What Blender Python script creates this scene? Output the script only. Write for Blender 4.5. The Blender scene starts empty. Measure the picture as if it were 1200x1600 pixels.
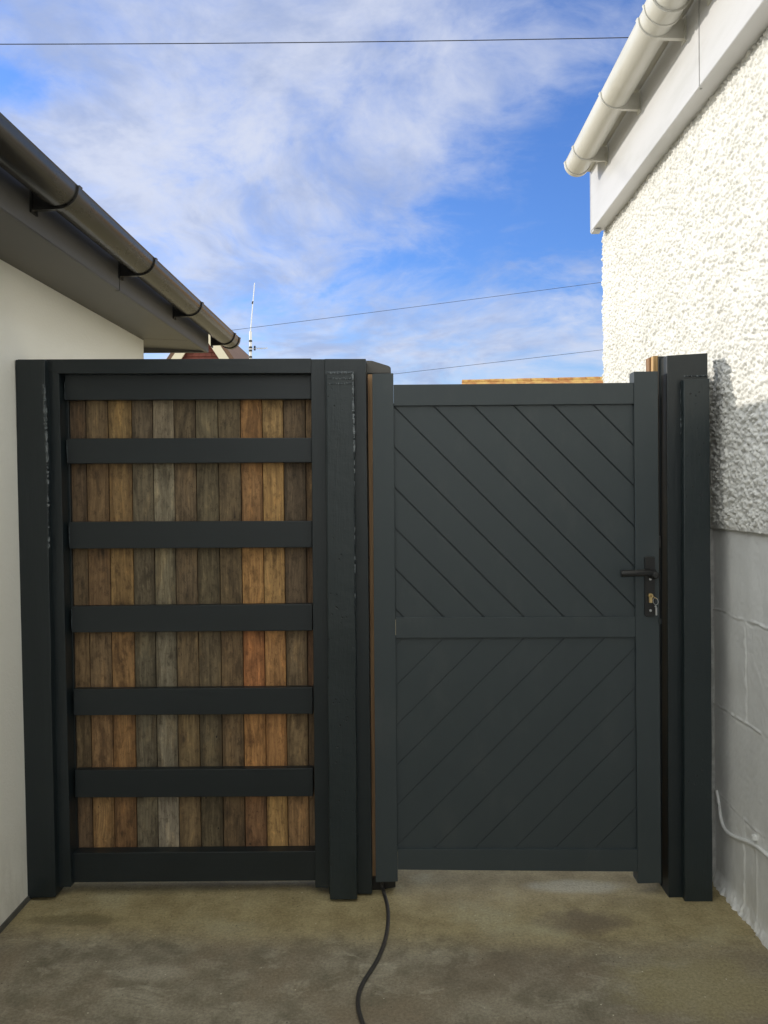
import bpy, bmesh, math, random
import numpy as np
from mathutils import Vector, Matrix
random.seed(7); rng = np.random.default_rng(11)
sc = bpy.context.scene
R = math.radians

# ------------------------------------------------------------------ camera
F, PX, PY, HC, ROLL = 1244.0, 620.0, 768.0, 1.40, -0.006
cam_d = bpy.data.cameras.new('camera'); cam = bpy.data.objects.new('camera', cam_d)
sc.collection.objects.link(cam); sc.camera = cam
cam_d.lens = F / 1600 * 36; cam_d.sensor_width = 36
cam_d.shift_x = (600 - PX) / 1600; cam_d.shift_y = (PY - 800) / 1600
cam_d.clip_start = 0.05; cam_d.clip_end = 3000
RT = Vector((math.cos(ROLL), 0, math.sin(ROLL))); UP = Vector((-math.sin(ROLL), 0, math.cos(ROLL)))
m = Matrix((RT, UP, Vector((0, -1, 0)))).transposed().to_4x4(); m.translation = (0, 0, HC)
cam.matrix_world = m
D = 0.0022 * F                                   # distance of the gate line

def at(px, py, Y):
    """point of the plane y = Y seen at photo pixel px, py"""
    d = RT * ((px - PX) / F) + UP * ((PY - py) / F)
    return Vector((d.x * Y, Y, HC + d.z * Y))

# ------------------------------------------------------------------ sun and sky
SUN = Vector((-1.0, 0.40, 0.315)).normalized()   # towards the sun
sd = bpy.data.lights.new('sun', 'SUN'); sun = bpy.data.objects.new('sun', sd); sc.collection.objects.link(sun)
sd.energy = 2.15; sd.angle = R(0.53); sd.color = (1.0, 0.93, 0.82)
sun.rotation_euler = SUN.to_track_quat('Z', 'Y').to_euler(); sun.location = (-20, 8, 12)
w = bpy.data.worlds.new('World'); sc.world = w; w.use_nodes = True
wt = w.node_tree; wt.nodes.clear()
class NT:
    def __init__(s, t): s.t = t
    def n(s, kind, **kw):
        n = s.t.nodes.new('ShaderNode' + kind)
        for k, v in kw.items():
            if isinstance(k, str) and hasattr(n, k): setattr(n, k, v)
        return n
    def put(s, sock, v):
        if hasattr(v, 'is_output') or hasattr(v, 'links'): s.t.links.new(v, sock)
        else: sock.default_value = v
    def math(s, op, a, b=None, c=None, clamp=False):
        n = s.n('Math', operation=op); n.use_clamp = clamp
        s.put(n.inputs[0], a)
        if b is not None: s.put(n.inputs[1], b)
        if c is not None: s.put(n.inputs[2], c)
        return n.outputs[0]
    def vmath(s, op, a, b=None):
        n = s.n('VectorMath', operation=op); s.put(n.inputs[0], a)
        if b is not None: s.put(n.inputs[1], b)
        return n.outputs[0]
    def noise(s, vec, scale, detail=4, rough=.55, dist=0, col=False):
        n = s.n('TexNoise'); s.put(n.inputs['Vector'], vec)
        n.inputs['Scale'].default_value = scale; n.inputs['Detail'].default_value = detail
        n.inputs['Roughness'].default_value = rough; n.inputs['Distortion'].default_value = dist
        return n.outputs['Color' if col else 'Fac']
    def ramp(s, fac, *stops):
        n = s.n('ValToRGB'); cr = n.color_ramp
        while len(cr.elements) > len(stops): cr.elements.remove(cr.elements[-1])
        while len(cr.elements) < len(stops): cr.elements.new(0.5)
        for e, (p, c) in zip(cr.elements, stops):
            e.position = p; e.color = (c, c, c, 1) if not hasattr(c, '__len__') else (*c[:3], 1)
        s.put(n.inputs[0], fac); return n.outputs[0]
    def mix(s, fac, a, b, mode='MIX'):
        n = s.n('Mix', data_type='RGBA', blend_type=mode)
        s.put(n.inputs[0], fac); s.put(n.inputs[6], a if hasattr(a, 'links') else (*a[:3], 1)); s.put(n.inputs[7], b if hasattr(b, 'links') else (*b[:3], 1))
        return n.outputs[2]
    def mapr(s, v, a, b, c=0, d=1, smooth=True):
        n = s.n('MapRange'); n.interpolation_type = 'SMOOTHSTEP' if smooth else 'LINEAR'
        s.put(n.inputs[0], v)
        for i, x in enumerate((a, b, c, d)): n.inputs[i + 1].default_value = x
        return n.outputs[0]
    def scalev(s, v, sx, sy, sz):
        return s.vmath('MULTIPLY', v, (sx, sy, sz))

W = NT(wt)
sky = W.n('TexSky'); sky.sky_type = 'NISHITA'; sky.sun_disc = False
sky.sun_elevation = math.asin(SUN.z); sky.sun_rotation = math.atan2(SUN.x, SUN.y)
sky.air_density = 1.0; sky.dust_density = 0.6; sky.ozone_density = 1.6
SKY = 0.135
co = W.n('TexCoord').outputs['Generated']
sx = W.n('SeparateXYZ'); W.put(sx.inputs[0], co)
dx, dy, dz = sx.outputs
den = W.math('ADD', W.math('MAXIMUM', dz, 0.0), 0.30)
cv = W.n('CombineXYZ'); W.put(cv.inputs[0], W.math('DIVIDE', dx, den)); W.put(cv.inputs[1], W.math('DIVIDE', dy, den))
cvec = cv.outputs[0]
warp = W.vmath('ADD', cvec, W.vmath('MULTIPLY', W.vmath('SUBTRACT', W.noise(cvec, 1.3, 3, .5, 0, True), (.5, .5, .5)), (.5, .5, .5)))
big = W.noise(warp, 1.6, 5, .55)
mid = W.noise(warp, 6.0, 8, .60)
fine = W.noise(warp, 17.0, 6, .62)
def blob(px, py, rx, ry, amp):
    d = Vector(((px - PX) / F, 1, (PY - py) / F)).normalized()
    u = W.math('DIVIDE', W.math('SUBTRACT', dx, d.x), rx / F); v = W.math('DIVIDE', W.math('SUBTRACT', dz, d.z), ry / F)
    q = W.math('ADD', W.math('MULTIPLY', u, u), W.math('MULTIPLY', v, v))
    return W.math('MULTIPLY', W.math('EXPONENT', W.math('MULTIPLY', q, -1.0)), amp)
cover = W.math('ADD', W.math('MULTIPLY', big, .34), W.math('ADD', W.math('MULTIPLY', mid, .56), W.math('MULTIPLY', fine, .26)))
for b in ((300, 230, 300, 120, .17), (90, 190, 170, 60, .12), (600, 60, 300, 70, .12), (90, 40, 120, 40, .06), (300, 400, 220, 80, .12), (560, 270, 110, 60, .10), (790, 175, 170, 60, .07), (830, 355, 170, 70, -.15), (20, 125, 95, 34, -.26),
          (700, 545, 450, 60, .13), (930, 40, 120, 70, -.04), (620, 410, 120, 30, -.10), (900, 250, 120, 60, -.12), (420, 455, 120, 25, -.08), (800, 60, 90, 60, -.03)):
    cover = W.math('ADD', cover, blob(*b))
side = W.math('MAXIMUM', W.mapr(dy, .45, -.05), W.mapr(W.math('ABSOLUTE', dx), .50, .80)); cover = W.math('ADD', cover, W.math('MULTIPLY', side, .26)); cover = W.math('ADD', cover, W.mapr(dz, .45, .8, 0, .10))  # extra clouds added to the sky out of view, bright to lift the shade
mask = W.mapr(cover, .44, .84)
SD = NT(wt)
thick = W.mapr(W.math('ADD', W.math('MULTIPLY', W.noise(warp, 3.4, 6, .6), .75), W.math('MULTIPLY', fine, .25)), .40, .64)
ccol = W.mix(thick, (3.85, 4.1, 4.85), (2.3, 2.75, 4.0))
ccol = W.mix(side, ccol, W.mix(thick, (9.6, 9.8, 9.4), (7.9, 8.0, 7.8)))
near_h = W.mapr(dz, 0.02, 0.30)
skyc = W.mix(near_h, W.mix(1.0, sky.outputs[0], (.96, .97, 1.12), 'MULTIPLY'), W.mix(1.0, sky.outputs[0], (0.50, 0.76, 1.30), 'MULTIPLY'))
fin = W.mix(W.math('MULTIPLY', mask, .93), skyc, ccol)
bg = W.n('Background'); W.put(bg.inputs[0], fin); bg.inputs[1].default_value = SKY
wo = W.n('OutputWorld'); wt.links.new(bg.outputs[0], wo.inputs[0])
sc.view_settings.view_transform = 'Standard'; sc.view_settings.look = 'None'
sc.view_settings.exposure = 0.45; sc.view_settings.gamma = 1.0
sc.cycles.max_bounces = 8; sc.cycles.diffuse_bounces = 5; sc.cycles.sample_clamp_indirect = 6

# ------------------------------------------------------------------ helpers
def lin(c): return tuple(((v / 255 + .055) / 1.055) ** 2.4 if v > 10 else v / 255 / 12.92 for v in c)
def link(name, me, mat=None, parent=None):
    o = bpy.data.objects.new(name, me); sc.collection.objects.link(o)
    if mat: me.materials.append(mat)
    if parent: o.parent = parent; o.matrix_parent_inverse = Matrix.Translation(-parent.location)
    return o
def obj(name, bm, mat, parent=None, smooth=False, angle=None):
    bmesh.ops.recalc_face_normals(bm, faces=bm.faces)
    me = bpy.data.meshes.new(name); bm.to_mesh(me); bm.free()
    if smooth or angle:
        for p in me.polygons: p.use_smooth = True
        if angle: me.set_sharp_from_angle(angle=R(angle))
    return link(name, me, mat, parent)
def thing(name, label, cat, loc=(0, 0, 0), group=None):
    o = bpy.data.objects.new(name, None); sc.collection.objects.link(o); o.location = loc
    o.empty_display_size = .1; return tag(o, label, cat, group)
def tag(o, label, cat, group=None):
    o['label'] = label; o['category'] = cat
    if group: o['group'] = group
    return o
def box(bm, a, b):
    (x0, y0, z0), (x1, y1, z1) = a, b
    v = [bm.verts.new(p) for p in ((x0,y0,z0),(x1,y0,z0),(x1,y1,z0),(x0,y1,z0),(x0,y0,z1),(x1,y0,z1),(x1,y1,z1),(x0,y1,z1))]
    for f in ((0,3,2,1),(4,5,6,7),(0,1,5,4),(1,2,6,5),(2,3,7,6),(3,0,4,7)): bm.faces.new([v[i] for i in f])
    return v
def hexa(bm, fr, bk):
    v = [bm.verts.new(p) for p in list(fr) + list(bk)]; n = len(fr)
    bm.faces.new(v[:n]); bm.faces.new(v[n:][::-1])
    for i in range(n): j = (i + 1) % n; bm.faces.new((v[i], v[j], v[n + j], v[n + i]))
def poly(name, pts, Y, depth, mat, parent=None, bev=.0015, seg=2, world=None, jit=0):
    """an upright board whose front face has the given outline at y = Y"""
    bm = bmesh.new()
    fr = world or [at(x, y, Y) for x, y in pts]
    hexa(bm, fr, [p + Vector((0, depth, 0)) for p in fr])
    bmesh.ops.recalc_face_normals(bm, faces=bm.faces)
    if bev: bmesh.ops.bevel(bm, geom=bm.edges[:], offset=bev, segments=seg, affect='EDGES', profile=.6)
    return obj(name, bm, mat, parent)
def lump(o, amp, cut=14, seed=0):
    """make an old timber uneven: subdivide its faces and push them a little"""
    from mathutils import noise
    me = o.data; bm = bmesh.new(); bm.from_mesh(me)
    bmesh.ops.subdivide_edges(bm, edges=[e for e in bm.edges if e.calc_length() > .5], cuts=cut * 4, use_grid_fill=True)
    for v in bm.verts:
        n = noise.noise_vector(v.co * 7 + Vector((seed, 0, 0))); n2 = noise.noise_vector(v.co * 30 + Vector((seed, 5, 0)))
        v.co.x += (n.x * 1.0 + n2.x * .4) * amp; v.co.y += (n.y + n2.y * .4) * amp * .5
    bm.to_mesh(me); bm.free()
def tube(name, pts, r, mat, parent=None, seg=8, taper=None, smoothpts=0):
    pts = [Vector(p) for p in pts]
    for _ in range(smoothpts):
        q = [pts[0]]
        for a, b in zip(pts, pts[1:]): q += [a * .75 + b * .25, a * .25 + b * .75]
        pts = q + [pts[-1]]
    bm = bmesh.new(); rings = []
    n = Vector((0, 0, 1))
    for i, p in enumerate(pts):
        t = (pts[min(i + 1, len(pts) - 1)] - pts[max(i - 1, 0)]).normalized()
        if abs(t.dot(n)) > .95: n = Vector((1, 0, 0)) if abs(t.x) < .9 else Vector((0, 1, 0))
        u = t.cross(n).normalized(); v = t.cross(u).normalized()
        rr = r if taper is None else r + (taper - r) * i / (len(pts) - 1)
        rings.append([bm.verts.new(p + (u * math.cos(a) + v * math.sin(a)) * rr) for a in [2 * math.pi * k / seg for k in range(seg)]])
    for a, b in zip(rings, rings[1:]):
        for k in range(seg): bm.faces.new((a[k], a[(k + 1) % seg], b[(k + 1) % seg], b[k]))
    bm.faces.new(rings[0]); bm.faces.new(rings[-1][::-1])
    return obj(name, bm, mat, parent, angle=50)
def lathe_y(bm, c, prof, seg=24):
    """turned about the y axis: prof = [(y offset, radius)]"""
    rings = []
    for dyy, r in prof:
        rings.append([bm.verts.new((c[0] + r * math.cos(a), c[1] + dyy, c[2] + r * math.sin(a))) for a in [2 * math.pi * k / seg for k in range(seg)]])
    for a, b in zip(rings, rings[1:]):
        for k in range(seg): bm.faces.new((a[k], a[(k + 1) % seg], b[(k + 1) % seg], b[k]))
    bm.faces.new(rings[0]); bm.faces.new(rings[-1][::-1])

# ------------------------------------------------------------------ materials
def mat(name, fn):
    m = bpy.data.materials.new(name); m.use_nodes = True; t = m.node_tree; t.nodes.clear()
    N = NT(t); p = N.n('BsdfPrincipled'); o = N.n('OutputMaterial'); t.links.new(p.outputs[0], o.inputs[0])
    N.P = p.inputs; N.co = N.n('TexCoord').outputs['Object']
    g = N.n('NewGeometry'); N.pos = g.outputs['Position']
    fn(N); return m
def bump(N, h, strength, dist=.01, normal=None):
    b = N.n('Bump'); N.put(b.inputs['Height'], h); b.inputs['Strength'].default_value = strength; b.inputs['Distance'].default_value = dist
    if normal: N.put(b.inputs['Normal'], normal)
    return b.outputs[0]
def m_alu(N):                                    # powder coated aluminium
    v = N.noise(N.pos, 3, 3); s = N.noise(N.pos, 260, 2)
    dust = N.mapr(N.noise(N.scalev(N.pos, 9, 9, 4), 1, 6, .65), .5, .75)
    c = N.mix(v, (.031, .043, .048), (.038, .050, .055)); N.put(N.P['Base Color'], N.mix(N.math('MULTIPLY', dust, .16), c, (.10, .105, .10)))
    N.put(N.P['Roughness'], N.math('MULTIPLY_ADD', v, .16, .42)); N.put(N.P['Normal'], bump(N, s, .10, .001))
    N.P['Specular IOR Level'].default_value = .5
def m_paint(N):                                  # brush painted smooth softwood
    g = N.noise(N.scalev(N.pos, 5, 60, 90), 1, 5, .6); v = N.noise(N.pos, 4, 5, .6)
    N.put(N.P['Base Color'], N.mix(v, (.007, .012, .0145), (.012, .018, .021)))
    N.put(N.P['Roughness'], N.math('MULTIPLY_ADD', v, .25, .30)); N.put(N.P['Normal'], bump(N, g, .22, .002))
def m_paint_v(N):                                # same, grain running up the post
    g = N.noise(N.scalev(N.pos, 80, 60, 5), 1, 5, .6); v = N.noise(N.scalev(N.pos, 9, 9, 3), 1, 5, .6)
    N.put(N.P['Base Color'], N.mix(v, (.007, .0125, .015), (.013, .020, .023)))
    N.put(N.P['Roughness'], N.math('MULTIPLY_ADD', v, .30, .24)); N.put(N.P['Normal'], bump(N, g, .35, .003))
def m_old(N):                                    # old pitted beam under thick glossy paint
    v = N.noise(N.scalev(N.pos, 8, 8, 3), 1, 6, .65)
    vo = N.n('TexVoronoi'); N.put(vo.inputs['Vector'], N.scalev(N.pos, 1, 1, .75)); vo.inputs['Scale'].default_value = 62
    vo.inputs['Randomness'].default_value = 1
    pitzone = N.mapr(N.noise(N.pos, 9, 2), .50, .62)
    pits = N.math('MULTIPLY', N.mapr(vo.outputs['Distance'], .10, .20, 1, 0), pitzone)
    saw = N.noise(N.scalev(N.pos, 12, 12, 170), 1, 3, .6); gr = N.noise(N.scalev(N.pos, 70, 70, 6), 1, 6, .65)
    h = N.math('ADD', N.math('MULTIPLY', gr, .8), N.math('ADD', N.math('MULTIPLY', saw, .13), N.math('MULTIPLY', N.noise(N.pos, 28, 4), .8)))
    h = N.math('SUBTRACT', h, N.math('MULTIPLY', pits, 1.6))
    c = N.mix(v, (.010, .017, .019), (.019, .029, .032)); N.put(N.P['Base Color'], N.mix(pits, c, (.008, .009, .01)))
    N.put(N.P['Roughness'], N.math('MULTIPLY_ADD', v, .34, .20)); N.put(N.P['Normal'], bump(N, h, .5, .0035))
def m_drip_glint(N):                                   # thick shiny paint skin where it ran and cracked; also painted edge glints
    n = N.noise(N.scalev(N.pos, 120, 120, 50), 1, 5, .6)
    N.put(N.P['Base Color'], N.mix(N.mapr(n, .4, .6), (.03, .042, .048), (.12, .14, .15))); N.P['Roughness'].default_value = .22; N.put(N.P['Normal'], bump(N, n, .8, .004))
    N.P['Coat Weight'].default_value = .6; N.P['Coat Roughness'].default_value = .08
def m_black(N):
    N.P['Base Color'].default_value = (.012, .012, .012, 1); N.P['Roughness'].default_value = .38
def m_board(N):
    a = N.n('Attribute'); a.attribute_name = 'tone'
    rnd = N.n('Attribute'); rnd.attribute_name = 'seed'
    p = N.vmath('ADD', N.pos, N.vmath('MULTIPLY', rnd.outputs['Vector'], (7.3, 3.1, 11.7)))
    wv = N.vmath('ADD', p, N.vmath('MULTIPLY', N.vmath('SUBTRACT', N.noise(N.scalev(p, 14, 14, 5), 1, 2, .5, 0, True), (.5, .5, .5)), (.035, 0, .02)))
    gr = N.noise(N.scalev(wv, 130, 60, 7), 1, 6, .7); blot = N.noise(N.scalev(wv, 22, 10, 7), 1, 5, .6)
    spk = N.noise(N.scalev(p, 240, 100, 90), 1, 4, .7)
    c = N.mix(N.mapr(gr, .3, .72), N.mix(1.0, a.outputs['Color'], (.60, .57, .54), 'MULTIPLY'), N.mix(1.0, a.outputs['Color'], (1.24, 1.23, 1.20), 'MULTIPLY'))
    c = N.mix(N.mapr(blot, .50, .66), c, N.mix(1.0, c, (.52, .50, .48), 'MULTIPLY'))
    c = N.mix(N.mapr(blot, .46, .32), c, N.mix(1.0, c, (1.38, 1.32, 1.22), 'MULTIPLY'))
    b2_ = N.noise(N.scalev(wv, 60, 30, 34), 1, 5, .7); c = N.mix(N.mapr(b2_, .52, .64), c, N.mix(1.0, c, (.66, .64, .62), 'MULTIPLY')); c = N.mix(N.mapr(b2_, .44, .34), c, N.mix(1.0, c, (1.3, 1.28, 1.24), 'MULTIPLY'))
    c = N.mix(N.mapr(spk, .62, .70), c, N.mix(1.0, c, (.35, .33, .32), 'MULTIPLY'))
    u = rnd.outputs['Alpha']; sr = N.n('SeparateXYZ'); N.put(sr.inputs[0], rnd.outputs['Vector'])
    ed = N.math('ADD', N.math('MINIMUM', u, N.math('SUBTRACT', 1.0, u)), N.math('MULTIPLY', N.math('SUBTRACT', blot, .5), .9))
    c = N.mix(N.math('MULTIPLY', N.mapr(ed, .20, .10), N.mapr(sr.outputs[0], .25, .6, 0, .55)), c, N.mix(1.0, c, (.38, .33, .28), 'MULTIPLY'))
    kn = N.n('TexVoronoi'); N.put(kn.inputs['Vector'], N.scalev(wv, 9, 4, 3.6)); kn.inputs['Scale'].default_value = 1
    k = N.mapr(kn.outputs['Distance'], .035, .085, 1, 0); c = N.mix(N.math('MULTIPLY', k, .75), c, (.020, .012, .007))
    ring = N.mapr(kn.outputs['Distance'], .08, .17, 1, 0); c = N.mix(N.math('MULTIPLY', ring, .3), c, (.05, .028, .014))
    nail = N.n('TexVoronoi'); N.put(nail.inputs['Vector'], N.scalev(p, 14, 5, 9)); nail.inputs['Scale'].default_value = 1
    c = N.mix(N.mapr(nail.outputs['Distance'], .03, .05, 1, 0), c, (.012, .010, .009))
    N.put(N.P['Base Color'], c); N.P['Roughness'].default_value = .72; N.put(N.P['Normal'], bump(N, gr, .5, .003))
def m_newwood(N):
    g = N.noise(N.scalev(N.pos, 120, 60, 6), 1, 5, .6)
    N.put(N.P['Base Color'], N.mix(N.mapr(g, .3, .7), (.17, .085, .035), (.30, .165, .07))); N.P['Roughness'].default_value = .65
def m_batten(N):
    g = N.noise(N.scalev(N.pos, 120, 60, 6), 1, 5, .6)
    N.put(N.P['Base Color'], N.mix(N.mapr(g, .3, .7), (.34, .19, .09), (.50, .31, .16))); N.P['Roughness'].default_value = .65
def m_palewood(N):
    g = N.noise(N.scalev(N.pos, 120, 60, 6), 1, 5, .6)
    N.put(N.P['Base Color'], N.mix(N.mapr(g, .3, .7), (.42, .25, .10), (.62, .40, .18))); N.P['Roughness'].default_value = .6
def m_render(N):                                 # smooth cream render
    big = N.noise(N.pos, 1.6, 5, .6); s = N.noise(N.pos, 90, 5, .6); sp = N.noise(N.pos, 28, 5, .7)
    c = N.mix(big, (.83, .82, .74), (.88, .87, .80)); c = N.mix(N.mapr(sp, .66, .8), c, (.74, .73, .66))
    base = N.n('SeparateXYZ'); N.put(base.inputs[0], N.pos)
    st = N.math('MULTIPLY', N.mapr(base.outputs[2], .10, .34, 1, 0), N.mapr(N.noise(N.scalev(N.pos, 8, 8, 3), 1, 5), .35, .75))
    c = N.mix(N.math('MULTIPLY', st, .45), c, (.34, .32, .26))
    N.put(N.P['Base Color'], c); N.P['Roughness'].default_value = .85; N.put(N.P['Normal'], bump(N, s, .4, .004))
def m_dash(N):                                   # white painted pebbledash
    s = N.noise(N.pos, 160, 5, .65); g = N.noise(N.pos, 5, 5, .6); d = N.noise(N.pos, 42, 4, .6)
    c = N.mix(N.mapr(g, .35, .7), (.76, .755, .72), (.68, .675, .64)); c = N.mix(N.mapr(d, .62, .78), c, (.60, .59, .55))
    N.put(N.P['Base Color'], c); N.P['Roughness'].default_value = .7; N.put(N.P['Normal'], bump(N, s, .35, .003))
def m_block(N):                                  # white painted blockwork
    s = N.noise(N.pos, 120, 5, .6); g = N.noise(N.scalev(N.pos, 6, 6, 4), 1, 6, .65); w_ = N.noise(N.scalev(N.pos, 18, 18, 3), 1, 5, .6)
    c = N.mix(N.mapr(g, .3, .75), (.82, .825, .81), (.73, .735, .72)); c = N.mix(N.mapr(w_, .62, .8), c, (.86, .86, .85))
    z = N.n('SeparateXYZ'); N.put(z.inputs[0], N.pos)
    st = N.math('MULTIPLY', N.mapr(z.outputs[2], .0, .22, 1, 0), N.mapr(w_, .35, .65)); c = N.mix(N.math('MULTIPLY', st, .5), c, (.38, .36, .31))
    N.put(N.P['Base Color'], c); N.P['Roughness'].default_value = .55; N.put(N.P['Normal'], bump(N, s, .15, .003))
def m_pvc_w(N):
    g = N.noise(N.scalev(N.pos, 14, 3, 14), 1, 5, .6)
    N.put(N.P['Base Color'], N.mix(N.mapr(g, .45, .8), (.68, .67, .62), (.56, .545, .48))); N.P['Roughness'].default_value = .32
def m_fascia_w(N):
    g = N.noise(N.scalev(N.pos, 5, 2, 9), 1, 5, .6)
    N.put(N.P['Base Color'], N.mix(N.mapr(g, .4, .85), (.60, .60, .61), (.50, .50, .49))); N.P['Roughness'].default_value = .4
def m_pvc_k(N):
    g = N.noise(N.scalev(N.pos, 9, 2.5, 9), 1, 6, .65)
    N.put(N.P['Base Color'], N.mix(N.mapr(g, .4, .8), (.018, .0175, .017), (.034, .032, .029)))
    N.put(N.P['Roughness'], N.math('MULTIPLY_ADD', g, .3, .10)); N.P['Specular IOR Level'].default_value = .42
def m_soffit(N):
    g = N.noise(N.scalev(N.pos, 5, 2.5, 5), 1, 6, .6)
    N.put(N.P['Base Color'], N.mix(g, (.072, .068, .060), (.10, .094, .082))); N.P['Roughness'].default_value = .5
    N.put(N.P['Normal'], bump(N, g, .15, .003))
def m_concrete(N):
    s = N.n('SeparateXYZ'); N.put(s.inputs[0], N.pos); X, Y, Z = s.outputs
    n1 = N.noise(N.pos, 2.2, 6, .62); n2 = N.noise(N.pos, 9, 6, .65); n3 = N.noise(N.pos, 110, 5, .75); n4 = N.noise(N.scalev(N.pos, 5, 9, 5), 1, 7, .7, .6)
    edge = N.math('ADD', Y, N.math('MULTIPLY', N.math('SUBTRACT', n2, .5), .16))
    band = N.mapr(N.math('MULTIPLY_ADD', X, .05, edge), 2.39, 2.58)               # smoother newer strip along the gate
    old = N.mix(N.mapr(n2, .3, .7), (.095, .084, .062), (.190, .174, .140))
    old = N.mix(N.mapr(n1, .42, .64), old, (.138, .115, .084))
    old = N.mix(N.math('MULTIPLY', N.mapr(n4, .54, .68), .45), old, (.30, .285, .24))
    new = N.mix(N.mapr(n2, .3, .7), (.165, .135, .072), (.240, .205, .120))
    new = N.mix(N.mapr(n1, .50, .70), new, (.250, .230, .155))
    c = N.mix(band, old, new)
    def stain(px, py, rx, ry, amt, col, c):
        p = at(px, py, 1); t = HC / (HC - p.z); cx, cy = p.x * t, t
        u = N.math('DIVIDE', N.math('SUBTRACT', X, cx), rx); v = N.math('DIVIDE', N.math('SUBTRACT', Y, cy), ry)
        q = N.math('ADD', N.math('MULTIPLY', u, u), N.math('MULTIPLY', v, v)); q = N.math('ADD', q, N.math('MULTIPLY', N.math('SUBTRACT', n2, .5), 2.2))
        return N.mix(N.math('MULTIPLY', N.mapr(q, .1, 1.5, 1, 0), amt), c, col)
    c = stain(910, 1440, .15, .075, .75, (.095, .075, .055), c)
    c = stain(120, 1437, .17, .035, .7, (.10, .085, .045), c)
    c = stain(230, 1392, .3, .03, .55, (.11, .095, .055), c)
    c = stain(900, 1385, .17, .05, .6, (.33, .32, .27), c)
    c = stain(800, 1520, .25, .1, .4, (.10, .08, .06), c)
    c = stain(240, 1520, .11, .04, .4, (.30, .28, .24), c)
    c = stain(1100, 1540, .26, .16, .7, (.20, .175, .10), c)
    grit = N.noise(N.pos, 210, 3, .7); c = N.mix(N.mapr(grit, .62, .72), c, N.mix(1.0, c, (.55, .52, .50), 'MULTIPLY')); c = N.mix(N.mapr(grit, .36, .28), c, N.mix(1.0, c, (1.5, 1.48, 1.42), 'MULTIPLY'))
    spk = N.n('TexVoronoi'); N.put(spk.inputs['Vector'], N.pos); spk.inputs['Scale'].default_value = 44
    sm = N.mapr(spk.outputs['Distance'], .05, .12, 1, 0); pick = N.n('SeparateXYZ'); N.put(pick.inputs[0], spk.outputs['Color'])
    c = N.mix(N.math('MULTIPLY', sm, N.math('GREATER_THAN', pick.outputs[0], .80)), c, (.035, .028, .022))
    c = N.mix(N.math('MULTIPLY', sm, N.math('LESS_THAN', pick.outputs[0], .10)), c, (.40, .38, .32))
    c = N.mix(N.mapr(n3, .25, .75), N.mix(1.0, c, (.72, .72, .72), 'MULTIPLY'), N.mix(1.0, c, (1.28, 1.28, 1.28), 'MULTIPLY'))
    N.put(N.P['Base Color'], N.mix(1.0, c, (1.56, 1.52, 1.38), 'MULTIPLY')); N.put(N.P['Roughness'], N.mapr(band, 0, 1, .9, .78))
    N.put(N.P['Normal'], bump(N, N.math('ADD', N.math('MULTIPLY', n3, .5), N.math('ADD', n2, N.math('MULTIPLY', sm, -.3))), .45, .006))
def m_leak_block(N):  # grey finish of the added light-blocking filler
    n = N.noise(N.pos, 25, 6, .65); N.put(N.P['Base Color'], N.mix(N.mapr(n, .3, .7), (.34, .34, .325), (.52, .52, .50))); N.P['Roughness'].default_value = .85
    N.put(N.P['Normal'], bump(N, N.noise(N.pos, 70, 5, .6), .5, .006))
def m_ring(N): N.P['Base Color'].default_value = (.55, .55, .55, 1); N.P['Metallic'].default_value = 1; N.P['Roughness'].default_value = .28
def m_brass(N): N.P['Base Color'].default_value = (.80, .60, .30, 1); N.P['Metallic'].default_value = .85; N.P['Roughness'].default_value = .35
def m_tile(N):
    b = N.n('TexBrick'); N.put(b.inputs['Vector'], N.co); b.inputs['Scale'].default_value = 1
    n = N.noise(N.pos, 3, 4); N.put(N.P['Base Color'], N.mix(n, (.13, .035, .028), (.26, .08, .055))); N.P['Roughness'].default_value = .8
def m_roofbrown(N):
    n = N.noise(N.pos, 2.5, 5); N.put(N.P['Base Color'], N.mix(n, (.12, .07, .045), (.20, .12, .08))); N.P['Roughness'].default_value = .85
def m_roofor(N):
    n = N.noise(N.pos, 6, 6, .7); N.put(N.P['Base Color'], N.mix(N.mapr(n, .35, .65), (.42, .17, .05), (.62, .40, .12))); N.P['Roughness'].default_value = .85
def m_cream(N): N.P['Base Color'].default_value = (.74, .68, .52, 1); N.P['Roughness'].default_value = .5
def m_wallfar(N): N.P['Base Color'].default_value = (.55, .50, .42, 1); N.P['Roughness'].default_value = .8
def m_white(N): N.P['Base Color'].default_value = (.8, .8, .8, 1); N.P['Roughness'].default_value = .4
def m_wire(N): N.P['Base Color'].default_value = (.03, .035, .05, 1); N.P['Roughness'].default_value = .6
def m_cable(N):
    n = N.noise(N.pos, 60, 3); N.put(N.P['Base Color'], N.mix(n, (.022, .022, .024), (.055, .05, .045))); N.P['Roughness'].default_value = .5
def m_seal(N):
    n = N.noise(N.pos, 40, 4); N.put(N.P['Base Color'], N.mix(n, (.05, .05, .045), (.12, .115, .10))); N.P['Roughness'].default_value = .8
def m_felt(N):
    n = N.noise(N.pos, 20, 4); N.put(N.P['Base Color'], N.mix(n, (.05, .05, .05), (.10, .10, .10))); N.P['Roughness'].default_value = .9
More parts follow.
